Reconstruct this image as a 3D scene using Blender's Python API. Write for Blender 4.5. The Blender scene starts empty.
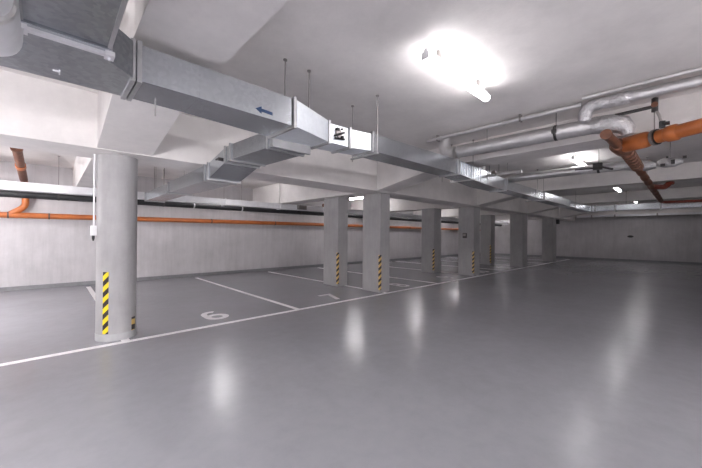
import bpy, bmesh, math, random
from mathutils import Vector, Matrix
random.seed(7)
SC = bpy.context.scene
COL = SC.collection
R = math.radians

# ------------------------------------------------------------------ materials
def new_mat(name):
    m = bpy.data.materials.new(name); m.use_nodes = True
    nt = m.node_tree; b = nt.nodes['Principled BSDF']
    return m, nt, b

def tex_coord(nt, scale=(1, 1, 1)):
    tc = nt.nodes.new('ShaderNodeTexCoord'); mp = nt.nodes.new('ShaderNodeMapping')
    mp.inputs['Scale'].default_value = scale
    nt.links.new(tc.outputs['Object'], mp.inputs['Vector'])
    return mp.outputs['Vector']

def noise(nt, vec, scale, detail=6, rough=.6):
    n = nt.nodes.new('ShaderNodeTexNoise')
    n.inputs['Scale'].default_value = scale; n.inputs['Detail'].default_value = detail
    n.inputs['Roughness'].default_value = rough
    nt.links.new(vec, n.inputs['Vector']); return n.outputs['Fac']

def ramp(nt, fac, stops):
    r = nt.nodes.new('ShaderNodeValToRGB'); e = r.color_ramp.elements
    e[0].position, e[0].color = stops[0][0], (*stops[0][1], 1)
    e[1].position, e[1].color = stops[-1][0], (*stops[-1][1], 1)
    for p, c in stops[1:-1]:
        x = e.new(p); x.color = (*c, 1)
    nt.links.new(fac, r.inputs['Fac']); return r.outputs['Color']

def mix(nt, a, b, fac, mode='MULTIPLY'):
    m = nt.nodes.new('ShaderNodeMix'); m.data_type = 'RGBA'; m.blend_type = mode
    m.inputs['Factor'].default_value = fac
    nt.links.new(a, m.inputs['A']); nt.links.new(b, m.inputs['B']); return m.outputs['Result']

def bump(nt, b, h, strength, dist=.02):
    n = nt.nodes.new('ShaderNodeBump'); n.inputs['Strength'].default_value = strength
    n.inputs['Distance'].default_value = dist
    nt.links.new(h, n.inputs['Height']); nt.links.new(n.outputs['Normal'], b.inputs['Normal'])

def grey(v, t=(1, 1, 1)): return (v*t[0], v*t[1], v*t[2])

def concrete(name, lo, hi, tint, streak=(1, 1, 1), rough=.8, bs=.25):
    m, nt, b = new_mat(name)
    v = tex_coord(nt)
    n1 = noise(nt, v, 1.3, 8, .65)
    c1 = ramp(nt, n1, [(.3, grey(lo, tint)), (.7, grey(hi, tint))])
    v2 = tex_coord(nt, streak)
    n2 = noise(nt, v2, 3, 5, .7)
    c2 = ramp(nt, n2, [(.25, (.82, .82, .82)), (.6, (1, 1, 1))])
    nt.links.new(mix(nt, c1, c2, .8), b.inputs['Base Color'])
    b.inputs['Roughness'].default_value = rough
    bump(nt, b, noise(nt, v, 30, 4, .6), bs, .01)
    return m

M = {}
M['ceiling'] = concrete('painted_ceiling', .74, .82, (1, .962, .94), (.5, .5, .5), .9, .15)
M['wall'] = concrete('wall_concrete', .46, .58, (1, .965, .985), (3, 3, .25), .75)
M['column'] = concrete('column_concrete', .32, .42, (1, .975, .985), (2.5, 2.5, .4), .6)
M['column_base'] = concrete('column_base_paint', .36, .46, (1, 1, 1.02), (3, 3, 3), .5)

def floor_mat():
    m, nt, b = new_mat('epoxy_floor')
    v = tex_coord(nt)
    c1 = ramp(nt, noise(nt, v, .5, 6, .6), [(.3, (.255, .255, .278)), (.7, (.296, .295, .321))])
    c2 = ramp(nt, noise(nt, v, 6, 6, .7), [(.3, (.93, .93, .93)), (.6, (1, 1, 1))])
    nt.links.new(mix(nt, c1, c2, 1), b.inputs['Base Color'])
    r = nt.nodes.new('ShaderNodeMapRange')
    r.inputs['To Min'].default_value = .17; r.inputs['To Max'].default_value = .28
    nt.links.new(noise(nt, v, 2.2, 6, .7), r.inputs['Value'])
    nt.links.new(r.outputs['Result'], b.inputs['Roughness'])
    b.inputs['IOR'].default_value = 1.5
    bump(nt, b, noise(nt, v, 7, 5, .6), .12, .01)
    return m
M['floor'] = floor_mat()

def plain(name, col, rough=.5, metal=0., var=.12, scale=8, bs=0):
    m, nt, b = new_mat(name)
    v = tex_coord(nt)
    lo = tuple(c*(1-var) for c in col); hi = tuple(min(1, c*(1+var)) for c in col)
    nt.links.new(ramp(nt, noise(nt, v, scale, 5, .6), [(.3, lo), (.7, hi)]), b.inputs['Base Color'])
    b.inputs['Roughness'].default_value = rough; b.inputs['Metallic'].default_value = metal
    if bs: bump(nt, b, noise(nt, v, scale*2, 4, .6), bs, .02)
    return m

def galvanised(name, lo, hi, rough, metal=1.0):
    m, nt, b = new_mat(name)
    v = tex_coord(nt)
    vo = nt.nodes.new('ShaderNodeTexVoronoi'); vo.inputs['Scale'].default_value = 38
    nt.links.new(v, vo.inputs['Vector'])
    bw = nt.nodes.new('ShaderNodeRGBToBW'); nt.links.new(vo.outputs['Color'], bw.inputs['Color'])
    c1 = ramp(nt, bw.outputs['Val'], [(.2, grey(lo, (.95, 1, 1.05))), (.8, grey(hi, (.95, 1, 1.05)))])
    c2 = ramp(nt, noise(nt, v, 4, 6, .7), [(.3, (.92, .92, .93)), (.6, (1, 1, 1))])
    nt.links.new(mix(nt, c1, c2, 1), b.inputs['Base Color'])
    b.inputs['Metallic'].default_value = metal; b.inputs['Roughness'].default_value = rough
    bump(nt, b, noise(nt, v, 3, 3, .5), .15, .02)
    return m
M['galv'] = galvanised('galvanised_steel', .56, .62, .26)
M['galv_dim_reflection'] = galvanised('galvanised_steel_dim_reflection', .30, .36, .3)  # darker copy of the duct steel: dim reflection on undersides put into the colour
M['galv_bright_reflection'] = galvanised('galvanised_steel_bright_reflection', .82, .86, .42, .55)  # paler copy of the duct steel: bright reflection put into the colour
M['flange'] = plain('flange_steel', (.42, .42, .43), .42, .8)
M['foil'] = plain('aluminium_foil_lagging', (.72, .71, .71), .33, .85, .08, 9, .5)
M['foil_crumpled'] = plain('crumpled_foil', (.66, .65, .66), .35, .85, .15, 16, 1.0)
M['orange'] = plain('orange_drain_plastic', (.46, .135, .035), .38, 0, .15, 6)
M['red_brown'] = plain('red_brown_plastic', (.22, .045, .025), .45, 0, .2, 8)
M['rusty'] = plain('brown_ribbed_pipe', (.17, .07, .04), .55, 0, .3, 14)
M['black'] = plain('black_plastic', (.018, .018, .02), .45)
M['dark'] = plain('dark_metal', (.06, .055, .055), .5, .3)
M['steel'] = plain('zinc_rod', (.30, .28, .27), .45, .7)
M['white'] = plain('white_plastic', (.78, .78, .79), .45, 0, .04)
M['trunk'] = plain('white_cable_tray_metal', (.74, .74, .76), .4, .2, .06)
M['line'] = plain('white_floor_paint', (.80, .78, .79), .45, 0, .08, 12)
M['number'] = plain('worn_white_floor_paint', (.70, .68, .70), .5, 0, .12, 20)
M['skirt'] = plain('grey_skirting_paint', (.20, .20, .21), .4)
M['blue'] = plain('blue_sticker', (.008, .035, .10), .4)

def stripes(name, yellow):
    m, nt, b = new_mat(name)
    tc = nt.nodes.new('ShaderNodeTexCoord'); s = nt.nodes.new('ShaderNodeSeparateXYZ')
    nt.links.new(tc.outputs['Object'], s.inputs[0])
    def mth(op, a, c):
        n = nt.nodes.new('ShaderNodeMath'); n.operation = op
        for i, q in enumerate((a, c)):
            if q is None: continue
            if isinstance(q, (int, float)): n.inputs[i].default_value = q
            else: nt.links.new(q, n.inputs[i])
        return n.outputs[0]
    t = mth('SUBTRACT', s.outputs['X'], s.outputs['Y'])
    t = mth('SUBTRACT', s.outputs['Z'], mth('MULTIPLY', t, .75))
    t = mth('FRACT', mth('DIVIDE', t, .142), None)
    t = mth('GREATER_THAN', t, .5)
    mx = nt.nodes.new('ShaderNodeMix'); mx.data_type = 'RGBA'
    nt.links.new(t, mx.inputs['Factor'])
    mx.inputs['A'].default_value = (.022, .016, .016, 1); mx.inputs['B'].default_value = (*yellow, 1)
    nt.links.new(mx.outputs['Result'], b.inputs['Base Color']); b.inputs['Roughness'].default_value = .45
    return m
M['tape'] = stripes('hazard_stripe_bright', (.80, .62, .02))
M['tape_worn'] = stripes('hazard_stripe_worn', (.72, .50, .16))

def lamp_mat(name, strength):
    m, nt, b = new_mat(name)
    b.inputs['Base Color'].default_value = (.9, .9, .9, 1)
    b.inputs['Emission Color'].default_value = (1, .97, .995, 1)
    b.inputs['Emission Strength'].default_value = strength
    return m
M['lamp'] = lamp_mat('lit_tube_diffuser', 11.5)
M['lamp_bay'] = lamp_mat('bay_tube_diffuser', 26)
M['lamp_added_fill'] = lamp_mat('added_fill_tube_diffuser', 205)  # glow of the added out-of-view fill lamps

# ------------------------------------------------------------------ geometry helpers
def box(bm, x0, x1, y0, y1, z0, z1):
    v = [bm.verts.new(p) for p in ((x0, y0, z0), (x1, y0, z0), (x1, y1, z0), (x0, y1, z0),
                                   (x0, y0, z1), (x1, y0, z1), (x1, y1, z1), (x0, y1, z1))]
    for f in ((3, 2, 1, 0), (4, 5, 6, 7), (0, 1, 5, 4), (1, 2, 6, 5), (2, 3, 7, 6), (3, 0, 4, 7)):
        bm.faces.new([v[i] for i in f])

def loft(bm, rings, caps=True):
    vs = [[bm.verts.new(p) for p in r] for r in rings]
    n = len(rings[0])
    for a, b in zip(vs, vs[1:]):
        for i in range(n):
            bm.faces.new((a[i], a[(i+1) % n], b[(i+1) % n], b[i]))
    if caps:
        bm.faces.new(vs[0][::-1]); bm.faces.new(vs[-1])

def tube(bm, pts, r, n=16, caps=True):
    """tube along a polyline; r a number or one per point"""
    pts = [Vector(p) for p in pts]
    rs = r if isinstance(r, (list, tuple)) else [r]*len(pts)
    rings = []; ref = None
    for i, p in enumerate(pts):
        if i == 0: d = pts[1]-p
        elif i == len(pts)-1: d = p-pts[i-1]
        else: d = (p-pts[i-1]).normalized()+(pts[i+1]-p).normalized()
        d.normalize()
        if ref is None:
            ref = Vector((0, 0, 1)) if abs(d.z) < .9 else Vector((1, 0, 0))
        a = (ref - d*ref.dot(d)).normalized(); ref = a
        b = d.cross(a)
        rings.append([p + (a*math.cos(t)+b*math.sin(t))*rs[i] for t in (2*math.pi*k/n for k in range(n))])
    loft(bm, rings, caps)

def bend(p0, p1, p2, rad, steps=6):
    """points of a rounded corner at p1"""
    p0, p1, p2 = Vector(p0), Vector(p1), Vector(p2)
    a = p1+(p0-p1).normalized()*rad; b = p1+(p2-p1).normalized()*rad
    return [tuple((1-t)**2*a+2*t*(1-t)*p1+t*t*b) for t in (k/steps for k in range(steps+1))]

def obj(name, fn, mat, parent=None, smooth=False, bevel=0, loc=None):
    bm = bmesh.new(); fn(bm)
    bmesh.ops.recalc_face_normals(bm, faces=bm.faces)
    if loc is not None:
        bmesh.ops.translate(bm, verts=bm.verts, vec=-Vector(loc))
    me = bpy.data.meshes.new(name); bm.to_mesh(me); bm.free()
    o = bpy.data.objects.new(name, me); COL.objects.link(o)
    me.materials.append(M[mat] if isinstance(mat, str) else mat)
    if smooth:
        for p in me.polygons: p.use_smooth = True
        me.set_sharp_from_angle(angle=R(40))
    if bevel:
        b = o.modifiers.new('bevel', 'BEVEL'); b.width = bevel; b.segments = 2; b.limit_method = 'ANGLE'
    if parent is not None: o.parent = parent
    elif loc is not None: o.location = loc
    return o

def tag(o, label, cat, group=None, kind=None):
    o['label'] = label; o['category'] = cat
    if group: o['group'] = group
    if kind: o['kind'] = kind
    return o

def thing(name, loc, label, cat, group=None, kind=None):
    o = bpy.data.objects.new(name, None); COL.objects.link(o); o.location = loc
    o.empty_display_size = .1
    return tag(o, label, cat, group, kind)

def struct(name, fn, mat, **k):
    o = obj(name, fn, mat, **k); o['kind'] = 'structure'; return o

def copy_thing(root, loc):
    r = root.copy(); COL.objects.link(r); r.location = loc
    for ch in list(root.children):
        c = ch.copy(); COL.objects.link(c); c.parent = r
        for g in list(ch.children):
            d = g.copy(); COL.objects.link(d); d.parent = c
    return r

# ------------------------------------------------------------------ shell
X0, X1, Y0, Y1, H = -9.5, 24.5, -8.0, 11.15, 3.10
ZB, ZS, YB0, YB1 = 2.74, 2.43, 4.92, 5.62
struct('floor', lambda b: box(b, X0-.2, X1+.2, Y0-.2, Y1+.2, -.2, 0), 'floor')
struct('ceiling', lambda b: box(b, X0-.2, X1+.2, Y0-.2, Y1+.2, H, H+.25), 'ceiling')
struct('wall_left', lambda b: box(b, X0-.2, X1+.2, Y1, Y1+.2, 0, H), 'wall')
struct('wall_right', lambda b: box(b, X0-.2, X1+.2, Y0-.2, Y0, 0, H), 'wall')
struct('wall_far', lambda b: box(b, X1, X1+.2, Y0, Y1, 0, H), 'wall')
struct('wall_near', lambda b: box(b, X0-.2, X0, Y0, Y1, 0, H), 'wall')
struct('baseboard_left', lambda b: box(b, X0, X1, Y1-.012, Y1, 0, .10), 'skirt')
struct('baseboard_far', lambda b: box(b, X1-.012, X1, Y0, Y1-.012, 0, .10), 'skirt')

BX = [.40+5.07*k for k in range(-1, 5)]
struct('ceiling_beam', lambda b: box(b, X0, X1, YB0, YB1, ZS, H), 'ceiling')   # the long beam over the columns
for bx in BX:
    w = .58
    def aisle(b, bx=bx, w=w):
        prof = [(Y0, H), (Y0, ZB), (3.3, ZB), (YB0, ZS+.01), (YB0, H)]
        loft(b, [[(bx, y, z) for y, z in prof], [(bx+w, y, z) for y, z in prof]])
    struct('ceiling_beam', aisle, 'ceiling')
    struct('ceiling_beam', lambda b, bx=bx: box(b, bx, bx+w, YB1, Y1, ZS, H), 'ceiling')
struct('ceiling_beam', lambda b: box(b, X1-.25, X1, Y0, YB0, 2.72, H), 'ceiling')

# ------------------------------------------------------------------ floor paint
FL = .0025
def flat(x0, x1, y0, y1):
    return lambda b: box(b, x0, x1, y0, y1, 0, FL)
o = obj('parking_line', flat(X0+.1, 23.2, 4.93, 5.02), 'line')
tag(o, 'long white line along the aisle, in front of all the columns', 'floor line')
xs = [.72, 3.38, 5.93, 8.25, 10.95, 13.5, 16.0, 18.6, 21.1]
desc = ['white bay divider line running behind the round column',
        'white bay divider line between the number 6 bay and number 7 bay, clear of columns',
        'white bay divider line at the first pair of square columns',
        'white bay divider line between the number 8 bay and number 9 bay, clear of columns',
        'white bay divider line at the second pair of square columns',
        'white bay divider line midway between the second and third pairs of square columns',
        'white bay divider line at the third pair of square columns',
        'white bay divider line just before the last column by the far wall',
        'white bay divider line at the last column by the far wall']
for x, d in zip(xs, desc):
    ya = 5.02
    o = obj('parking_line', flat(x-.045, x+.045, ya, 10.75), 'line')
    tag(o, d, 'floor line', 'white lines between the parking bays')
def arc(cx_, cy_, rx, ry, a0, a1, n=18):
    return [(cx_+rx*math.cos(R(a0+(a1-a0)*k/n)), cy_+ry*math.sin(R(a0+(a1-a0)*k/n))) for k in range(n+1)]
DIGITS = {  # strokes of a digit in a box 0..0.36 wide, 0..0.6 high
    '6': [arc(.18, .36, .14, .20, 62, 180) + arc(.18, .18, .14, .14, 180, 520)],
    '7': [[(.02, .56), (.32, .56), (.12, .0)]],
    '8': [arc(.18, .435, .115, .125, -90, 270), arc(.18, .165, .14, .145, 90, 450)],
    '9': [arc(.18, .24, .14, .20, 242, 360) + arc(.18, .42, .14, .14, 0, 340)],
    '0': [arc(.18, .30, .14, .26, 0, 360)],
    '1': [[(.08, .44), (.20, .56), (.20, .0)]]}
def digit_mesh(txt, w=.095):
    def f(b):
        for i, ch in enumerate(txt):
            ox = (i-len(txt)/2)*.40+.02
            for st in DIGITS[ch]:
                pts = [Vector((p[0]+ox, p[1], 0)) for p in st]; rings = []
                for k, p in enumerate(pts):
                    d0 = (p-pts[k-1]).normalized() if k else None
                    d1 = (pts[k+1]-p).normalized() if k < len(pts)-1 else None
                    d = (d0+d1).normalized() if d0 and d1 else (d0 or d1)
                    m = w/2/max(.5, (d.dot(d1) if d1 else 1))
                    nrm = Vector((-d.y, d.x, 0))*m
                    rings.append([p-nrm, p+nrm, p+nrm+Vector((0, 0, FL)), p-nrm+Vector((0, 0, FL))])
                loft(b, rings)
    return f
for n, x, y in (('6', 2.06, 5.29), ('7', 4.62, 5.22), ('8', 7.15, 5.28), ('9', 9.65, 5.28), ('10', 12.2, 5.28), ('11', 14.8, 5.28)):
    o = obj('parking_number', digit_mesh(n), 'number'); o.location = (x, y, 0)
    tag(o, 'white bay number %s painted on the grey floor' % n, 'floor number', 'painted bay numbers')

# ------------------------------------------------------------------ columns
def tape_corner(x, y, z0, z1, wl, wr, e=.003):
    def f(b):
        box(b, x-e, x, y-e, y+wl, z0, z1)
        box(b, x, x+wr, y-e, y, z0, z1)
    return f
# the round column
cx, cy, cr = .655, 5.32, .225
t = thing('column', (cx, cy, 0), 'round grey concrete column, the largest and nearest one', 'column', 'concrete columns along the aisle', 'thing')
obj('shaft', lambda b: tube(b, [(0, 0, 0), (0, 0, ZS)], cr, 48), 'column', t, True)
obj('base_paint', lambda b: tube(b, [(0, 0, 0), (0, 0, .085), (0, 0, .09)], [cr+.003, cr+.003, cr], 48), 'column_base', t, True)
def arc_tape(a0, a1, z0, z1, r):
    def f(b):
        n = 8
        for k in range(n):
            p, q = R(a0+(a1-a0)*k/n), R(a0+(a1-a0)*(k+1)/n)
            ring = lambda z: [(r*math.cos(p), r*math.sin(p), z), (r*math.cos(q), r*math.sin(q), z),
                              ((r+.003)*math.cos(q), (r+.003)*math.sin(q), z), ((r+.003)*math.cos(p), (r+.003)*math.sin(p), z)]
            loft(b, [ring(z0), ring(z1)])
        bmesh.ops.remove_doubles(b, verts=b.verts, dist=1e-5)
    return f
obj('hazard_tape', arc_tape(-136, -119, .10, .90, cr), 'tape', t)
obj('hazard_tape', arc_tape(-50, -33, .09, .27, cr), 'tape_worn', t)
# square columns: near-corner x, width x, front y, depth y, has tape, label
sq = [(5.80, .36, 5.10, .60, .07, .92, 'first square concrete column on the aisle line, nearest the camera of the aisle row'),
      (5.64, .37, 6.48, .62, .07, .92, 'square concrete column set back in the bays, behind the first aisle column'),
      (10.72, .48, 5.10, .58, .10, .86, 'second square concrete column on the aisle line with a small dark box'),
      (10.42, .52, 6.50, .55, .10, .90, 'square concrete column set back in the bays, beside the second aisle column'),
      (15.55, .60, 5.10, .56, None, None, 'third square concrete column on the aisle line without a striped strip'),
      (15.45, .48, 6.50, .52, .10, .95, 'square concrete column set back in the bays, beside the third aisle column'),
      (20.30, .62, 5.10, .56, None, None, 'last square concrete column on the aisle line, closest to the far wall')]
for x, w, y, d, z0, z1, lab in sq:
    t = thing('column', (x, y, 0), lab, 'column', 'concrete columns along the aisle', 'thing')
    top = ZS
    obj('shaft', lambda b: box(b, 0, w, 0, d, 0, top), 'column', t, bevel=.012)
    if z0 is not None:
        obj('hazard_tape', tape_corner(0, 0, z0, z1, .05, .045), 'tape_worn', t)
# fittings on columns
t = thing('wall_socket', (10.72, 5.42, 1.41), 'small dark box on the side of the second square aisle column', 'socket')
obj('housing', lambda b: box(b, -.05, 0, -.07, .07, -.09, .09), 'dark', t, bevel=.008)
obj('cover', lambda b: box(b, -.062, -.05, -.05, .05, -.02, .07), 'steel', t)
t = thing('alarm_sounder', (20.97, 5.04, 2.24), 'small black box near the top of the last column', 'alarm')
obj('housing', lambda b: box(b, -.09, .09, -.07, .06, -.13, .13), 'black', t, bevel=.01)
obj('front_grille', lambda b: tube(b, [(0, -.07, 0), (0, -.085, 0)], .05, 16), 'dark', t)
t = thing('conduit', (.405, 5.30, 1.5), 'thin white conduit down the left side of the round column', 'conduit')
obj('conduit_tube', lambda b: tube(b, [(0, 0, 0), (0, 0, ZS-1.5)], .010, 10), 'white', t, True)
obj('switch_box', lambda b: box(b, -.035, .03, -.03, .03, -.13, .0), 'white', t, bevel=.006)
obj('cable_gland', lambda b: tube(b, [(-.005, 0, -.13), (-.005, 0, -.165), (-.005, 0, -.2)], [.016, .016, .007], 10), 'black', t)
t = thing('wall_vent', (24.5, 2.24, 1.43), 'small dark oval fitting alone on the far wall', 'vent')
def oval(r1, r2, x0, x1):
    return lambda b: loft(b, [[(x, r1*math.cos(a), r2*math.sin(a)) for a in (2*math.pi*k/24 for k in range(24))] for x in (x0, x1)])
obj('rim', oval(.14, .07, -.02, 0), 'dark', t); obj('hood', oval(.10, .05, -.05, -.02), 'black', t)

# ------------------------------------------------------------------ lamps
def make_lamp(loc, mat='lamp'):
    t = bpy.data.objects.new('tube_lamp', None); COL.objects.link(t); t.location = loc
    obj('housing', lambda b: box(b, -.62, .62, -.016, .016, .0, .035), 'white', t, bevel=.004)
    def diff(b):
        prof = [(.042*math.cos(a), -.03-.036*math.sin(a)) for a in (2*math.pi*k/16 for k in range(16))]
        loft(b, [[(x, y, z) for y, z in prof] for x in (-.61, .61)])
    obj('diffuser', diff, mat, t)
    for s in (-1, 1):
        obj('end_cap', lambda b: box(b, min(s*.61, s*.622), max(s*.61, s*.622), -.036, .036, -.06, .006), 'white', t, bevel=.004)
    for s in (-1, 1):
        obj('mounting_clip', lambda b: box(b, s*.4-.02, s*.4+.02, -.012, .012, .035, H-ZL), 'steel', t)
    return t
ZL = 3.0
la = [(2.98, 'bright tube lamp on the open ceiling, large and seen whole'),
      (8.2, 'tube lamp on the ceiling behind the long silver pipes'),
      (13.5, 'small lit lamp on the ceiling past the silver pipes, above the far duct'),
      (18.6, 'tube lamp on the ceiling over the far part of the aisle'),
      (22.6, 'tube lamp on the ceiling nearest the far wall'),
      ]
lamp0 = make_lamp((0, 0, 0)); first = True
def put_lamp(loc, lab, grp, src=None):
    global first
    if src: t = copy_thing(src, loc)
    elif first: t = lamp0; t.location = loc; first = False
    else: t = copy_thing(lamp0, loc)
    tag(t, lab, 'lamp', grp); return t
for x, lab in la:
    put_lamp((x, 1.57, ZL), lab, 'tube lamps over the aisle')
bay = make_lamp((3.62, 9.05, ZL), 'lamp_bay')
for k, (x, y, lab) in enumerate(((3.62, 9.08, 'tube lamp over the bays, glowing below the branch duct'),
               (9.5, 9.5, 'tube lamp over the bays behind the first pair of square columns'),
               (13.9, 9.4, 'tube lamp over the bays behind the second pair of square columns'),
               (18.4, 10.2, 'tube lamp over the bays behind the third pair of square columns'),
               (22.9, 9.2, 'tube lamp over the bays beside the far wall'),
               (-1.6, 9.4, 'tube lamp over the bays left of the round column'),
               (-6.6, 9.4, 'tube lamp over the bays near the near wall'))):
    t = bay if k == 0 else copy_thing(bay, (x, y, ZL))
    t.location = (x, y, ZL); t.rotation_euler = (0, 0, R(90))
    tag(t, lab, 'lamp', 'tube lamps over the bays')
protos, LH = {}, 1.8
# added tube lamps on rods, out of view, put in to brighten beams and columns
for x, y, lab in ((-2.1, 1.0, 'added unseen fill lamp hanging low beside the pale rounded duct'),
                  (-2.1, -1.6, 'added unseen fill lamp hanging low behind the wide duct'),
                  (-6.0, -.5, 'added unseen fill lamp hanging low at the near end of the aisle'),
                  (-2.4, 7.6, 'added unseen fill lamp hanging low over the bays beyond the left edge'),
                  (3.2, -3.4, 'added unseen fill lamp hanging on the open side, across from the bright ceiling lamp')):
    hz = LH if x < 0 else 2.4; grp = 'added unseen fill lamps on rods'
    if hz in protos: put_lamp((x, y, hz), lab, grp, protos[hz]); continue
    t = protos[hz] = tag(make_lamp((x, y, hz), 'lamp_added_fill'), lab, 'lamp', grp)
    for s_ in (-1, 1):
        obj('hanger_rod', lambda b: tube(b, [(s_*.5, 0, .03), (s_*.5, 0, H-hz)], .006, 8), 'steel', t)

# ------------------------------------------------------------------ ducts
def rect_x(x, y0, y1, z0, z1): return [(x, y0, z0), (x, y1, z0), (x, y1, z1), (x, y0, z1)]
def rect_y(y, x0, x1, z0, z1): return [(x0, y, z0), (x1, y, z0), (x1, y, z1), (x0, y, z1)]
def sect(*rings): return lambda b: loft(b, list(rings))
def flange_x(x, y0, y1, z0, z1, w=.014, e=.018):
    return lambda b: box(b, x-w, x+w, y0-e, y1+e, z0-e, z1+e)
def flange_y(y, x0, x1, z0, z1, w=.015, e=.016):
    return lambda b: box(b, x0-e, x1+e, y-w, y+w, z0-e, z1+e)
def rod(x, y, z0, z1=H, r=.006):
    def f(b):
        tube(b, [(x, y, z0), (x, y, z1)], r, 8)
        tube(b, [(x, y, z1-.012), (x, y, z1)], .02, 10)
    return f
A0, A1 = 2.50, 2.95
main = thing('ventilation_duct', (0, 0, 0), 'long galvanised steel duct running down the aisle in front of the columns', 'duct')
def mp(name, fn, mat='galv', **k): return obj(name, fn, mat, main, **k)
ZA, ZT = 2.415, 2.655
mp('duct_section', sect(rect_x(-4.5, 2.30, A1-.08, ZA, ZT), rect_x(.20, 2.30, A1-.08, ZA, ZT), rect_x(.398, A0, A1-.08, ZA, ZT)), 'galv_dim_reflection')
mp('duct_section', sect(rect_x(.402, A0, A1-.08, ZA, ZT), rect_x(.80, A0, A1-.06, ZA, ZT)))
mp('duct_section', sect(rect_x(.80, A0-.002, A1-.06, ZA-.002, ZT+.002), rect_x(1.60, A0, A1, ZA-.01, ZT)))
mp('elbow_section', sect(rect_x(1.66, A0, A1, ZA-.01, ZT), rect_x(2.18, 2.68, 3.02, ZA, ZT-.01)), 'galv_bright_reflection')
mp('damper_section', sect(rect_x(2.22, 2.69, 3.0, ZA, ZT-.03), rect_x(2.48, 2.68, 2.98, ZA, ZT-.03)), 'galv_bright_reflection')
mp('taper_section', sect(rect_x(2.52, 2.68, 2.97, ZA, ZT-.03), rect_x(2.80, 2.62, 2.95, ZA+.01, ZT-.03)), 'galv_bright_reflection')
mp('duct_section', sect(rect_x(2.84, 2.62, 2.95, ZA+.01, ZT-.02), rect_x(4.90, 2.62, 2.95, ZA+.02, ZT+.01)))
C0, C1 = 2.62, 2.95
mp('taper_section', sect(rect_x(4.94, C0, C1, 2.44, 2.67), rect_x(5.5, C0, C1+.02, 2.41, 2.65), rect_x(6.1, C0, C1+.04, 2.375, 2.63), rect_x(6.94, C0, C1, 2.37, 2.60)))
mp('duct_section', sect(rect_x(7.0, C0, C1-.02, 2.385, 2.59), rect_x(9.6, C0, C1-.02, 2.385, 2.59)))
mp('duct_section', sect(rect_x(9.62, C0, C1-.02, 2.385, 2.59), rect_x(12.3, C0, C1-.02, 2.385, 2.59)))
mp('duct_section', sect(rect_x(12.32, C0, C1-.02, 2.385, 2.59), rect_x(15.2, C0, C1-.02, 2.385, 2.59)))
for x, y0, y1, z0, z1 in ((.382, A0, A1-.08, ZA, ZT), (.418, A0, A1-.08, ZA, ZT), (1.63, A0, A1, ZA-.01, ZT), (2.20, 2.69, 3.0, ZA, ZT-.02), (2.50, 2.68, 2.98, ZA, ZT-.03),
                          (2.82, 2.62, 2.95, ZA+.01, ZT-.02), (4.92, C0, C1, 2.435, 2.67), (6.97, C0, C1, 2.37, 2.60),
                          (9.61, C0, C1-.02, 2.385, 2.59), (12.31, C0, C1-.02, 2.385, 2.59)):
    mp('flange', flange_x(x, y0, y1, z0, z1), 'flange')
for x in [5.05+.09*k for k in range(9)]:
    mp('stiffening_rib', lambda b, x=x: box(b, x-.008, x+.008, C0-.010, C0+.02, 2.45-(x-5)*.04, 2.655), 'galv')
def arrow(b):
    x0, x1, z, y = 1.245, 1.405, 2.458, A0-.003
    pts = [(x0, z+.006), (x0+.055, z+.036), (x0+.055, z+.018), (x1, z+.012), (x1, z-.014), (x0+.055, z-.008), (x0+.055, z-.026)]
    loft(b, [[(x, y, q) for x, q in pts], [(x, y+.004, q) for x, q in pts]])
mp('arrow_sticker', arrow, 'blue')
lev = mp('damper_plate', lambda b: tube(b, [(2.33, 2.685, 2.535), (2.33, 2.665, 2.535)], .042, 16), 'steel')
def lever(b):
    tube(b, [(2.255, 2.66, 2.49), (2.33, 2.655, 2.525), (2.40, 2.66, 2.555)], [.010, .014, .012], 8)
    box(b, 2.285, 2.32, 2.645, 2.68, 2.56, 2.585); box(b, 2.36, 2.385, 2.645, 2.68, 2.49, 2.51)
    tube(b, [(2.27, 2.67, 2.47), (2.41, 2.67, 2.485)], .012, 8)
    box(b, 2.37, 2.385, 2.66, 2.685, 2.585, 2.60)
obj('damper_lever', lever, 'black', lev)
for x, y, z0 in ((1.64, 2.68, 2.66), (1.93, 2.69, 2.65), (2.87, 3.02, 2.36), (2.87, 2.585, 2.40), (.60, 2.92, 2.34), (5.10, 3.02, 2.36), (5.42, C0-.02, 2.44), (6.10, C0-.02, 2.40),
                 (5.42, 3.02, 2.38), (8.95, C0-.02, 2.36), (9.45, C0-.02, 2.36), (7.05, 2.8, 2.6), (13.0, C0-.02, 2.36)):
    mp('hanger_rod', rod(x, y, z0), 'steel')
for x, z in ((2.87, 2.40), (5.42, 2.40), (9.45, 2.36)):
    mp('hanger_bracket', lambda b, x=x, z=z: box(b, x-.015, x+.015, 2.57, 3.04, z-.012, z+.008), 'flange')

far = thing('ventilation_duct', (15.4, 0, 0), 'far galvanised duct crossing the aisle in front of the far wall', 'duct')
obj('duct_section', sect(rect_y(2.94-0, .0, .34, 2.40, 2.60), rect_y(-6.5, .0, .34, 2.40, 2.60)), 'galv', far)
obj('elbow_section', sect(rect_x(-.18, C0, C1-.02, 2.39, 2.595), rect_x(0, C0-.01, C1-.01, 2.40, 2.60)), 'galv', far)
for y in (2.45, 2.55, 1.85, .62, -.55, -1.9, -3.2):
    obj('flange', flange_y(y, 0, .34, 2.40, 2.60, .022, .028), 'flange', far)
for y in (1.55, -1.2): obj('hanger_rod', rod(.17, y, 2.60), 'steel', far)

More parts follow.
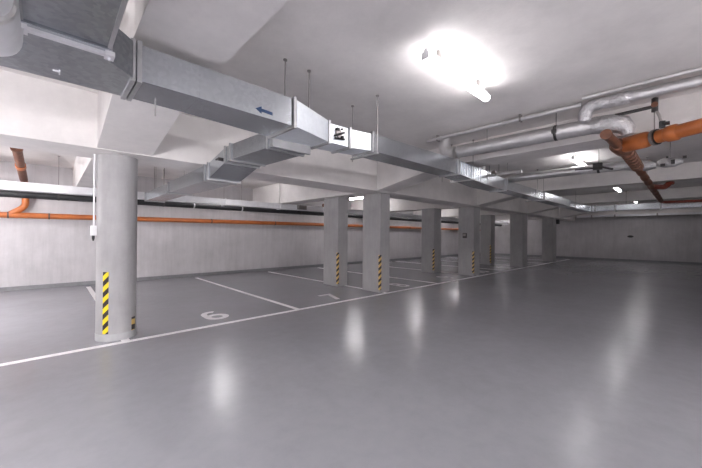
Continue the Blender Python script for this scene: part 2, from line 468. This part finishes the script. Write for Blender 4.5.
br = thing('branch_duct', (0, 0, 0), 'galvanised branch duct stepping down under the beam beside the round column', 'duct')
b0, b1 = 1.60, 2.05
obj('duct_section', sect(rect_y(2.97, b0+.1, b1+.1, 2.335, 2.52), rect_y(3.86, b0, b1+.02, 2.32, 2.505)), 'galv', br)
obj('slope_section', sect(rect_y(4.02, b0, b1, 2.315, 2.50), rect_y(4.62, b0, b1, 2.175, 2.39)), 'galv', br)
obj('joint_section', sect(rect_y(3.88, b0, b1, 2.32, 2.50), rect_y(4.0, b0, b1, 2.318, 2.50)), 'galv', br)
obj('duct_section', sect(rect_y(4.76, b0, b1, 2.17, 2.385), rect_y(6.7, b0, b1-.05, 2.17, 2.37)), 'galv', br)
obj('joint_section', sect(rect_y(4.62, b0, b1, 2.175, 2.39), rect_y(4.76, b0, b1, 2.17, 2.385)), 'galv', br)
obj('duct_section', sect(rect_y(6.72, b0, b1-.08, 2.17, 2.36), rect_y(8.7, b0, b1-.10, 2.17, 2.35)), 'galv', br)
for y, z0, z1 in ((3.86, 2.32, 2.505), (4.02, 2.315, 2.50), (4.62, 2.175, 2.39), (4.76, 2.17, 2.385), (6.71, 2.17, 2.36), (8.7, 2.17, 2.35)):
    obj('flange', flange_y(y, b0, b1-(.06 if y > 6 else 0), z0, z1), 'flange', br)
for y in (2.98, 3.10): obj('flange', flange_y(y, b0+.09, b1+.09, 2.335, 2.50), 'flange', br)
obj('valve_knob', lambda b: (tube(b, [(b0, 4.15, 2.37), (b0-.04, 4.15, 2.37)], .022, 10), box(b, b0-.05, b0-.035, 4.12, 4.22, 2.36, 2.38)), 'dark', br)
for y in (5.8, 7.1, 7.9):
    obj('hanger_rod', rod(b0+.02, y, 2.30, H), 'steel', br)

wide = thing('wide_duct', (0, 0, 0), 'wide dark-bottomed steel duct overhead in the top left corner', 'duct')
obj('duct_section', lambda b: box(b, -.105, .225, -3.5, 2.22, 2.44, 2.90), 'galv_dim_reflection', wide)
obj('corner_rail', lambda b: (box(b, .222, .240, -3.5, 2.24, 2.43, 2.92), box(b, -.12, -.105, -3.5, 2.24, 2.43, 2.92)), 'flange', wide)
obj('flange', lambda b: (box(b, -.12, .245, 2.255, 2.285, 2.408, 2.90), ), 'trunk', wide)
obj('flange', lambda b: box(b, -.12, .245, 2.215, 2.25, 2.425, 2.90), 'galv', wide)
for x in (-.115, .235):
    obj('corner_bracket', lambda b: (box(b, x-.022, x+.022, 2.23, 2.30, 2.40, 2.425), tube(b, [(x, 2.265, 2.40), (x, 2.265, 2.385)], .009, 6)), 'trunk', wide)
rd = thing('rounded_duct', (-.285, 0, 2.395), 'pale rounded metal duct beside the wide duct in the top left corner', 'duct')
def oval_ring(y, hw, hh, e=3.2, n=40):
    out = []
    for k in range(n):
        a_ = 2*math.pi*k/n; ca, sa = math.cos(a_), math.sin(a_)
        out.append((hw*math.copysign(abs(ca)**(2/e), ca), y, hh*math.copysign(abs(sa)**(2/e), sa)))
    return out
def oval_run(*spec): return lambda b: loft(b, [oval_ring(*q) for q in spec])
obj('duct_section', oval_run((-3.5, .168, .15), (1.90, .168, .15)), 'trunk', rd, True)
obj('collar', oval_run((1.90, .170, .152), (1.91, .180, .162), (1.94, .180, .162), (1.95, .172, .155)), 'foil', rd, True)
obj('end_section', oval_run((1.95, .172, .155), (2.23, .172, .155), (2.24, .179, .162), (2.26, .179, .162), (2.28, .172, .155)), 'trunk', rd, True)
obj('hanger_rod', lambda b: tube(b, [(-.1, 1.6, .14), (-.1, 1.6, H-2.395)], .006, 8), 'steel', rd)




mp('bottom_clip', lambda b: (box(b, .0, .035, 2.70, 2.707, 2.405, ZA), box(b, .028, .035, 2.68, 2.73, 2.40, ZA)), 'trunk')

# ------------------------------------------------------------------ silver pipes
def T(t, name, pts, r, mat, n=20): return obj(name, lambda b: tube(b, pts, r, n), mat, t, True)
s1 = thing('lagged_pipe', (0, 0, 0), 'thick silver lagged pipe crossing below the ceiling from the duct to a foil-wrapped end', 'pipe', 'silver lagged pipes')
PX, PZ = 4.95, 2.80
T(s1, 'pipe_run', [(PX-.02, 2.62, PZ), (PX+.02, .75, PZ)], .098, 'foil', 24)
T(s1, 'elbow', bend((PX, 2.3, PZ), (PX-.02, 2.88, PZ), (PX-.02, 2.88, 3.1), .2)[:]+[(PX-.02, 2.88, 3.095)], .10, 'foil', 24)
T(s1, 'wrapped_end', [(PX+.02, .84, PZ), (PX+.02, .78, PZ), (PX+.03, .64, PZ-.01), (PX+.04, .53, PZ-.05), (PX+.05, .49, PZ-.12), (PX+.05, .48, PZ-.18)], [.099, .108, .112, .105, .085, .05], 'foil_crumpled', 18)
T(s1, 'pipe_clamp', [(PX, 1.20, PZ), (PX, 1.23, PZ)], .104, 'dark')
obj('clamp_bolt', lambda b: (box(b, PX-.13, PX-.09, 1.19, 1.24, PZ-.03, PZ+.02), box(b, PX-.135, PX-.10, 1.20, 1.22, PZ-.06, PZ+.05)), 'dark', s1)
obj('hanger_rod', rod(PX, 1.215, PZ+.09), 'steel', s1)
obj('hanger_rod', rod(PX, 2.15, PZ+.09), 'steel', s1)
s0 = thing('lagged_pipe', (0, 0, 0), 'silver lagged pipe up against the ceiling with a foil elbow, top right corner', 'pipe', 'silver lagged pipes')
T(s0, 'pipe_run', [(4.74, .62, 2.985), (4.80, -.9, 2.985), (4.86, -2.6, 2.985)], .060, 'foil')
T(s0, 'elbow', [(4.74, .62, 2.985)]+bend((4.74, .60, 2.985), (4.735, .86, 2.985), (4.78, .87, 2.72), .12)+[(4.79, .87, 2.87)], .07, 'foil_crumpled')
T(s0, 'wrapping', [(4.74, .66, 2.985), (4.742, .58, 2.985), (4.75, .46, 2.985), (4.752, .40, 2.985)], [.062, .074, .072, .062], 'foil_crumpled', 14)
T(s0, 'thin_pipe', [(4.60, .86, 3.05), (4.62, .3, 3.06), (4.70, -2.6, 3.06)], .022, 'foil', 10)
s2 = thing('lagged_pipe', (0, 0, 0), 'silver lagged pipe farther down the aisle, past the ceiling beam', 'pipe', 'silver lagged pipes')
T(s2, 'pipe_run', [(7.45, 3.15, 2.70), (7.58, .75, 2.70)], .085, 'foil')
T(s2, 'wrapped_end', [(7.58, .78, 2.70), (7.58, .66, 2.69), (7.6, .48, 2.66), (7.6, .36, 2.64)], [.086, .10, .10, .05], 'foil_crumpled', 14)
T(s2, 'elbow', bend((7.45, 3.0, 2.70), (7.45, 3.36, 2.70), (7.45, 3.36, 3.1), .15)+[(7.45, 3.36, 3.095)], .085, 'foil')
obj('hanger_rod', rod(7.56, 1.15, 2.78), 'steel', s2)
obj('pipe_clamp', lambda b: (tube(b, [(7.56, 1.13, 2.70), (7.56, 1.17, 2.70)], .09, 16), box(b, 7.42, 7.48, 1.08, 1.22, 2.66, 2.78)), 'dark', s2)
obj('valve_handle', lambda b: (tube(b, [(7.42, 1.5, 2.70), (7.42, 1.2, 2.69)], .012, 8), tube(b, [(7.42, 1.1, 2.70), (7.40, .92, 2.63)], .018, 8)), 'dark', s2)
s3 = thing('small_pipe', (0, 0, 0), 'thin silver pipe with two small valves above the duct taper', 'pipe')
T(s3, 'pipe_run', [(6.55, 3.3, 2.66), (6.62, 2.2, 2.66)], .035, 'foil', 12)
for y in (2.95, 2.70):
    obj('valve', lambda b, y=y: (tube(b, [(6.58, y, 2.60), (6.58, y, 2.74)], .03, 10), tube(b, [(6.52, y, 2.68), (6.64, y, 2.68)], .045, 10)), 'steel', s3)
obj('hanger_rod', rod(6.58, 2.45, 2.69), 'steel', s3)
s4 = thing('small_pipe', (0, 0, 0), 'thin bright pipe along the ceiling above the thick silver pipe', 'pipe')
T(s4, 'pipe_run', [(4.74, 3.1, 3.04), (4.78, .9, 3.04)], .03, 'foil', 12)
for y in (2.9, 1.6): obj('pipe_clip', lambda b, y=y: box(b, 4.72, 4.80, y-.01, y+.01, 3.0, H), 'steel', s4)
# valve cluster by the orange junction
vc = thing('valve_assembly', (4.95, .35, 2.87), 'cluster of small valves hanging between the silver pipes near the orange junction', 'valve')
obj('valve_body', lambda b: (tube(b, [(0, .22, 0), (0, -.10, .01)], .02, 10), tube(b, [(0, -.10, -.05), (0, -.10, .10)], .03, 12), tube(b, [(0, .20, -.01), (0, .25, -.01)], .03, 10)), 'dark', vc)
obj('valve_wheel', lambda b: tube(b, [(-.045, -.10, .02), (-.03, -.10, .02)], .03, 16), 'rusty', vc)
obj('drop_pipe', lambda b: tube(b, [(0, -.10, .0), (0, -.14, -.12), (.02, -.16, -.22)], .014, 8), 'steel', vc)
obj('support_rod', lambda b: tube(b, [(0, -.10, .10), (0, -.10, H-2.87)], .008, 8), 'steel', vc)
obj('drain_tap', lambda b: (tube(b, [(.02, -.16, -.17), (.02, -.16, -.24)], .028, 10), box(b, -.02, .06, -.22, -.17, -.21, -.19)), 'black', vc)
wc = thing('foil_joint', (7.9, .2, 2.72), 'foil-wrapped pipe joint with dark bolts behind the brown ribbed pipe', 'pipe joint')
obj('wrapping', lambda b: tube(b, [(0, .16, 0), (0, .08, 0), (0, -.06, -.01), (0, -.16, 0)], [.05, .085, .08, .04], 14), 'foil_crumpled', wc, True)
for q in ((-.13, -.09, -.06, -.01, -.05, .02), (-.10, -.06, -.2, -.15, .03, .07), (-.12, -.09, .02, .05, .06, .09), (-.12, -.07, .06, .12, -.07, -.03)):
    obj('bolt', lambda b: box(b, *q), 'dark', wc)
obj('hanger_rod', lambda b: tube(b, [(0, 0, .09), (0, 0, H-2.72)], .007, 8), 'steel', wc)

# ------------------------------------------------------------------ orange pipes
oz = 2.60
og = thing('drain_pipe', (0, 0, 0), 'orange drain pipe under the ceiling at the right edge, joining the brown pipe', 'pipe', 'orange drain pipes')
a = Vector((5.46, .60, oz)); d = (Vector((5.08, -.11, oz))-Vector((5.52, .67, oz))).normalized()
P = lambda s: tuple(a+d*s)
T(og, 'pipe_run', [P(0), P(3.2)], .078, 'orange', 24)
T(og, 'socket_joint', [P(.50), P(.52), P(.60), P(.62)], [.08, .094, .094, .08], 'orange', 24)
T(og, 'socket_joint', [P(.02), P(.06), P(.30), P(.34)], [.08, .098, .098, .08], 'orange', 24)
T(og, 'pipe_clamp', [P(.37), P(.385), P(.40)], [.094, .097, .094], 'steel', 24)
T(og, 'pipe_clamp', [P(.41), P(.42)], .092, 'black', 24)
obj('hanger_rod', rod(*P(.38)[:2], oz+.09), 'steel', og)
bp = thing('drain_pipe', (0, 0, 0), 'brown ribbed drain pipe running away down the aisle with a red-brown stub', 'pipe', 'orange drain pipes')
T(bp, 'stub_end', [(4.70, .65, oz), (4.74, .65, oz), (4.76, .65, oz), (5.42, .62, oz)], [.058, .058, .048, .056], 'rusty', 24)
T(bp, 'tee', [(5.34, .62, oz), (5.40, .62, oz), (5.70, .60, oz), (5.74, .60, oz)], [.07, .095, .095, .075], 'rusty', 24)
def ribs(x0, x1, n, r):
    pts, rs = [], []
    for k in range(n):
        x = x0+(x1-x0)*k/n; w = (x1-x0)/n
        for q, rr in ((0, r), (.55, r), (.6, r*1.2), (.9, r*1.2)):
            pts.append((x+w*q, .58, oz)); rs.append(rr)
    return pts, rs
p_, r_ = ribs(5.74, 7.3, 7, .070)
T(bp, 'ribbed_run', p_, r_, 'rusty', 24)
p_, r_ = ribs(7.3, 14.6, 9, .055)
T(bp, 'ribbed_run', p_, r_, 'rusty', 20)
T(bp, 'side_branch', [(10.3, .58, oz)]+bend((10.2, .55, oz), (10.8, .34, oz), (10.85, .24, oz+.2), .2)+[(10.9, .26, oz+.10)], .06, 'red_brown', 16)
T(bp, 'cross_run', bend((14.6, .58, oz), (15.0, .58, oz-.02), (15.1, -2, oz-.04), .2)+[(15.15, -6.0, oz-.05)], .045, 'red_brown', 14)
for x in (6.9, 9.2, 12.6): obj('hanger_rod', rod(x, .58, oz+.07), 'steel', bp)
wp = thing('drain_pipe', (0, 0, 0), 'long orange drain pipe running level along the back wall', 'pipe', 'orange drain pipes')
wy, wz = 10.98, 1.845
T(wp, 'pipe_run', [(X0+.02, wy, wz-.06), (-.9, wy, wz-.03), (8, wy, wz), (X1-.01, wy, wz)], .068, 'orange', 20)
for x in (-.75, -.05, 1.6, 3.9, 6.3, 9, 12, 15, 18, 21):
    T(wp, 'pipe_clamp', [(x, wy, wz-.03 if x < 0 else wz-.01), (x+.03, wy, wz-.03 if x < 0 else wz-.01)], .075, 'dark')
dp = thing('drain_pipe', (0, 0, 0), 'copper-brown pipe dropping from the ceiling to the orange wall pipe, at the left edge', 'pipe', 'orange drain pipes')
T(dp, 'upper_run', [(-.46, 8.25, 2.93), (-.46, 8.33, 2.92), (-.46, 8.35, 2.92), (-.46, 10.4, 2.62)], [.085, .085, .07, .07], 'rusty', 20)
T(dp, 'socket_joint', [(-.46, 9.30, 2.78), (-.46, 9.48, 2.755)], .082, 'orange', 20)
T(dp, 'drop_run', [(-.46, 10.4, 2.62)]+bend((-.46, 10.4, 2.62), (-.46, 10.9, 2.55), (-.45, 10.96, 2.1), .2)+bend((-.45, 10.96, 2.3), (-.45, 10.97, 2.02), (-.72, 10.98, 1.84), .12)+[(-.70, 10.98, 1.84)], .066, 'orange', 20)
T(dp, 'wall_socket_joint', [(-.455, 10.95, 2.35), (-.452, 10.955, 2.25)], .078, 'orange', 20)
obj('hanger_rod', rod(-.46, 9.1, 2.84), 'steel', dp)
ep = thing('drain_pipe', (0, 0, 0), 'short orange-ended pipe hanging between the first pair of square columns', 'pipe', 'orange drain pipes')
T(ep, 'pipe_run', [(6.25, 7.9, 2.335), (6.9, 7.9, 2.335)], .055, 'rusty', 16)
T(ep, 'socket_end', [(6.9, 7.9, 2.335), (7.12, 7.9, 2.335)], .066, 'orange', 16)
obj('hanger_rod', rod(6.6, 7.9, 2.39), 'steel', ep)

# ------------------------------------------------------------------ services over the bays
ct = thing('cable_trunking', (0, 0, 0), 'white cable trunking running the length of the bays, above the black pipe', 'cable tray')
obj('tray', lambda b: (box(b, X0+.05, X1-.05, 9.0, 9.25, 2.235, 2.25), box(b, X0+.05, X1-.05, 9.0, 9.012, 2.25, 2.40), box(b, X0+.05, X1-.05, 9.238, 9.25, 2.25, 2.40)), 'trunk', ct)
for x in (-.9, 1.9, 3.6, 5.4, 7.6, 9.8, 12.6, 15.0, 17.6, 20):
    obj('bracket', lambda b, x=x: (box(b, x-.02, x+.02, 8.985, 9.265, 2.215, 2.235), box(b, x-.02, x+.02, 8.985, 9.0, 2.215, 2.42)), 'trunk', ct)
    top = ZS if any(q <= x <= q+.58 for q in BX) else H
    obj('hanger_rod', rod(x, 9.125, 2.25, top), 'steel', ct)
obj('junction_box', lambda b: box(b, 6.0, 6.35, 8.93, 8.985, 2.25, 2.39), 'steel', ct)
obj('junction_box', lambda b: box(b, 1.42, 1.50, 8.90, 8.985, 2.26, 2.38), 'white', ct)
bk = thing('black_pipe', (0, 0, 0), 'thick black insulated pipe along the back wall below the white trunking', 'pipe')
T(bk, 'pipe_run', [(X0+.05, 9.55, 2.205), (X1-.05, 9.55, 2.205)], .082, 'black', 20)
for x in (-.85, .1, 2.15, 2.9, 4.3, 6.5, 8.6, 11, 13.6, 16.5, 19.5):
    T(bk, 'pipe_clamp', [(x, 9.55, 2.205), (x+.035, 9.55, 2.205)], .088, 'trunk' if x in (-.85, 2.9, 4.3) else 'dark')
    top = ZS if any(q <= x <= q+.58 for q in BX) else H
    obj('hanger_rod', rod(x+.017, 9.55, 2.28, top), 'steel', bk)
ft = thing('cable_trunking', (0, 0, 0), 'pale cable trunking along the top of the far wall', 'cable tray')
obj('tray', lambda b: box(b, X1-.44, X1-.25, -7.5, 4.75, 2.60, 2.71), 'trunk', ft)
for y in (4, 2.9, 1.1, -.6, -2.4): obj('bracket', lambda b, y=y: box(b, X1-.45, X1-.24, y-.03, y+.03, 2.585, 2.72), 'steel', ft)

# ------------------------------------------------------------------ camera and render look
def make_camera():
    Fp, yaw, pitch, roll = 317.3, R(46.6), R(.187), R(.409)
    s, c = math.sin(yaw), math.cos(yaw)
    right, fwd, up = Vector((s, -c, 0)), Vector((c, s, 0)), Vector((0, 0, 1))
    f2 = fwd*math.cos(pitch)+up*math.sin(pitch); u2 = -fwd*math.sin(pitch)+up*math.cos(pitch)
    r3 = right*math.cos(roll)+u2*math.sin(roll); u3 = -right*math.sin(roll)+u2*math.cos(roll)
    cd = bpy.data.cameras.new('camera'); cam = bpy.data.objects.new('camera', cd); COL.objects.link(cam)
    cd.sensor_fit = 'HORIZONTAL'; cd.sensor_width = 36; cd.lens = 36*Fp/702; cd.clip_start = .02
    m = Matrix((r3, u3, -f2)).transposed().to_4x4(); m.translation = Vector((0, 0, 1.4))
    cam.matrix_world = m; SC.camera = cam
make_camera()
w = bpy.data.worlds.new('world'); SC.world = w; w.use_nodes = True
w.node_tree.nodes['Background'].inputs[0].default_value = (0, 0, 0, 1)
SC.view_settings.view_transform = 'Standard'; SC.view_settings.look = 'None'
SC.view_settings.exposure = 1.08; SC.view_settings.gamma = 1; SC.view_settings.use_curve_mapping = False
cy_ = SC.cycles
cy_.use_denoising = True; cy_.max_bounces = 10; cy_.diffuse_bounces = 6; cy_.glossy_bounces = 4
cy_.sample_clamp_indirect = 8; cy_.use_light_tree = True
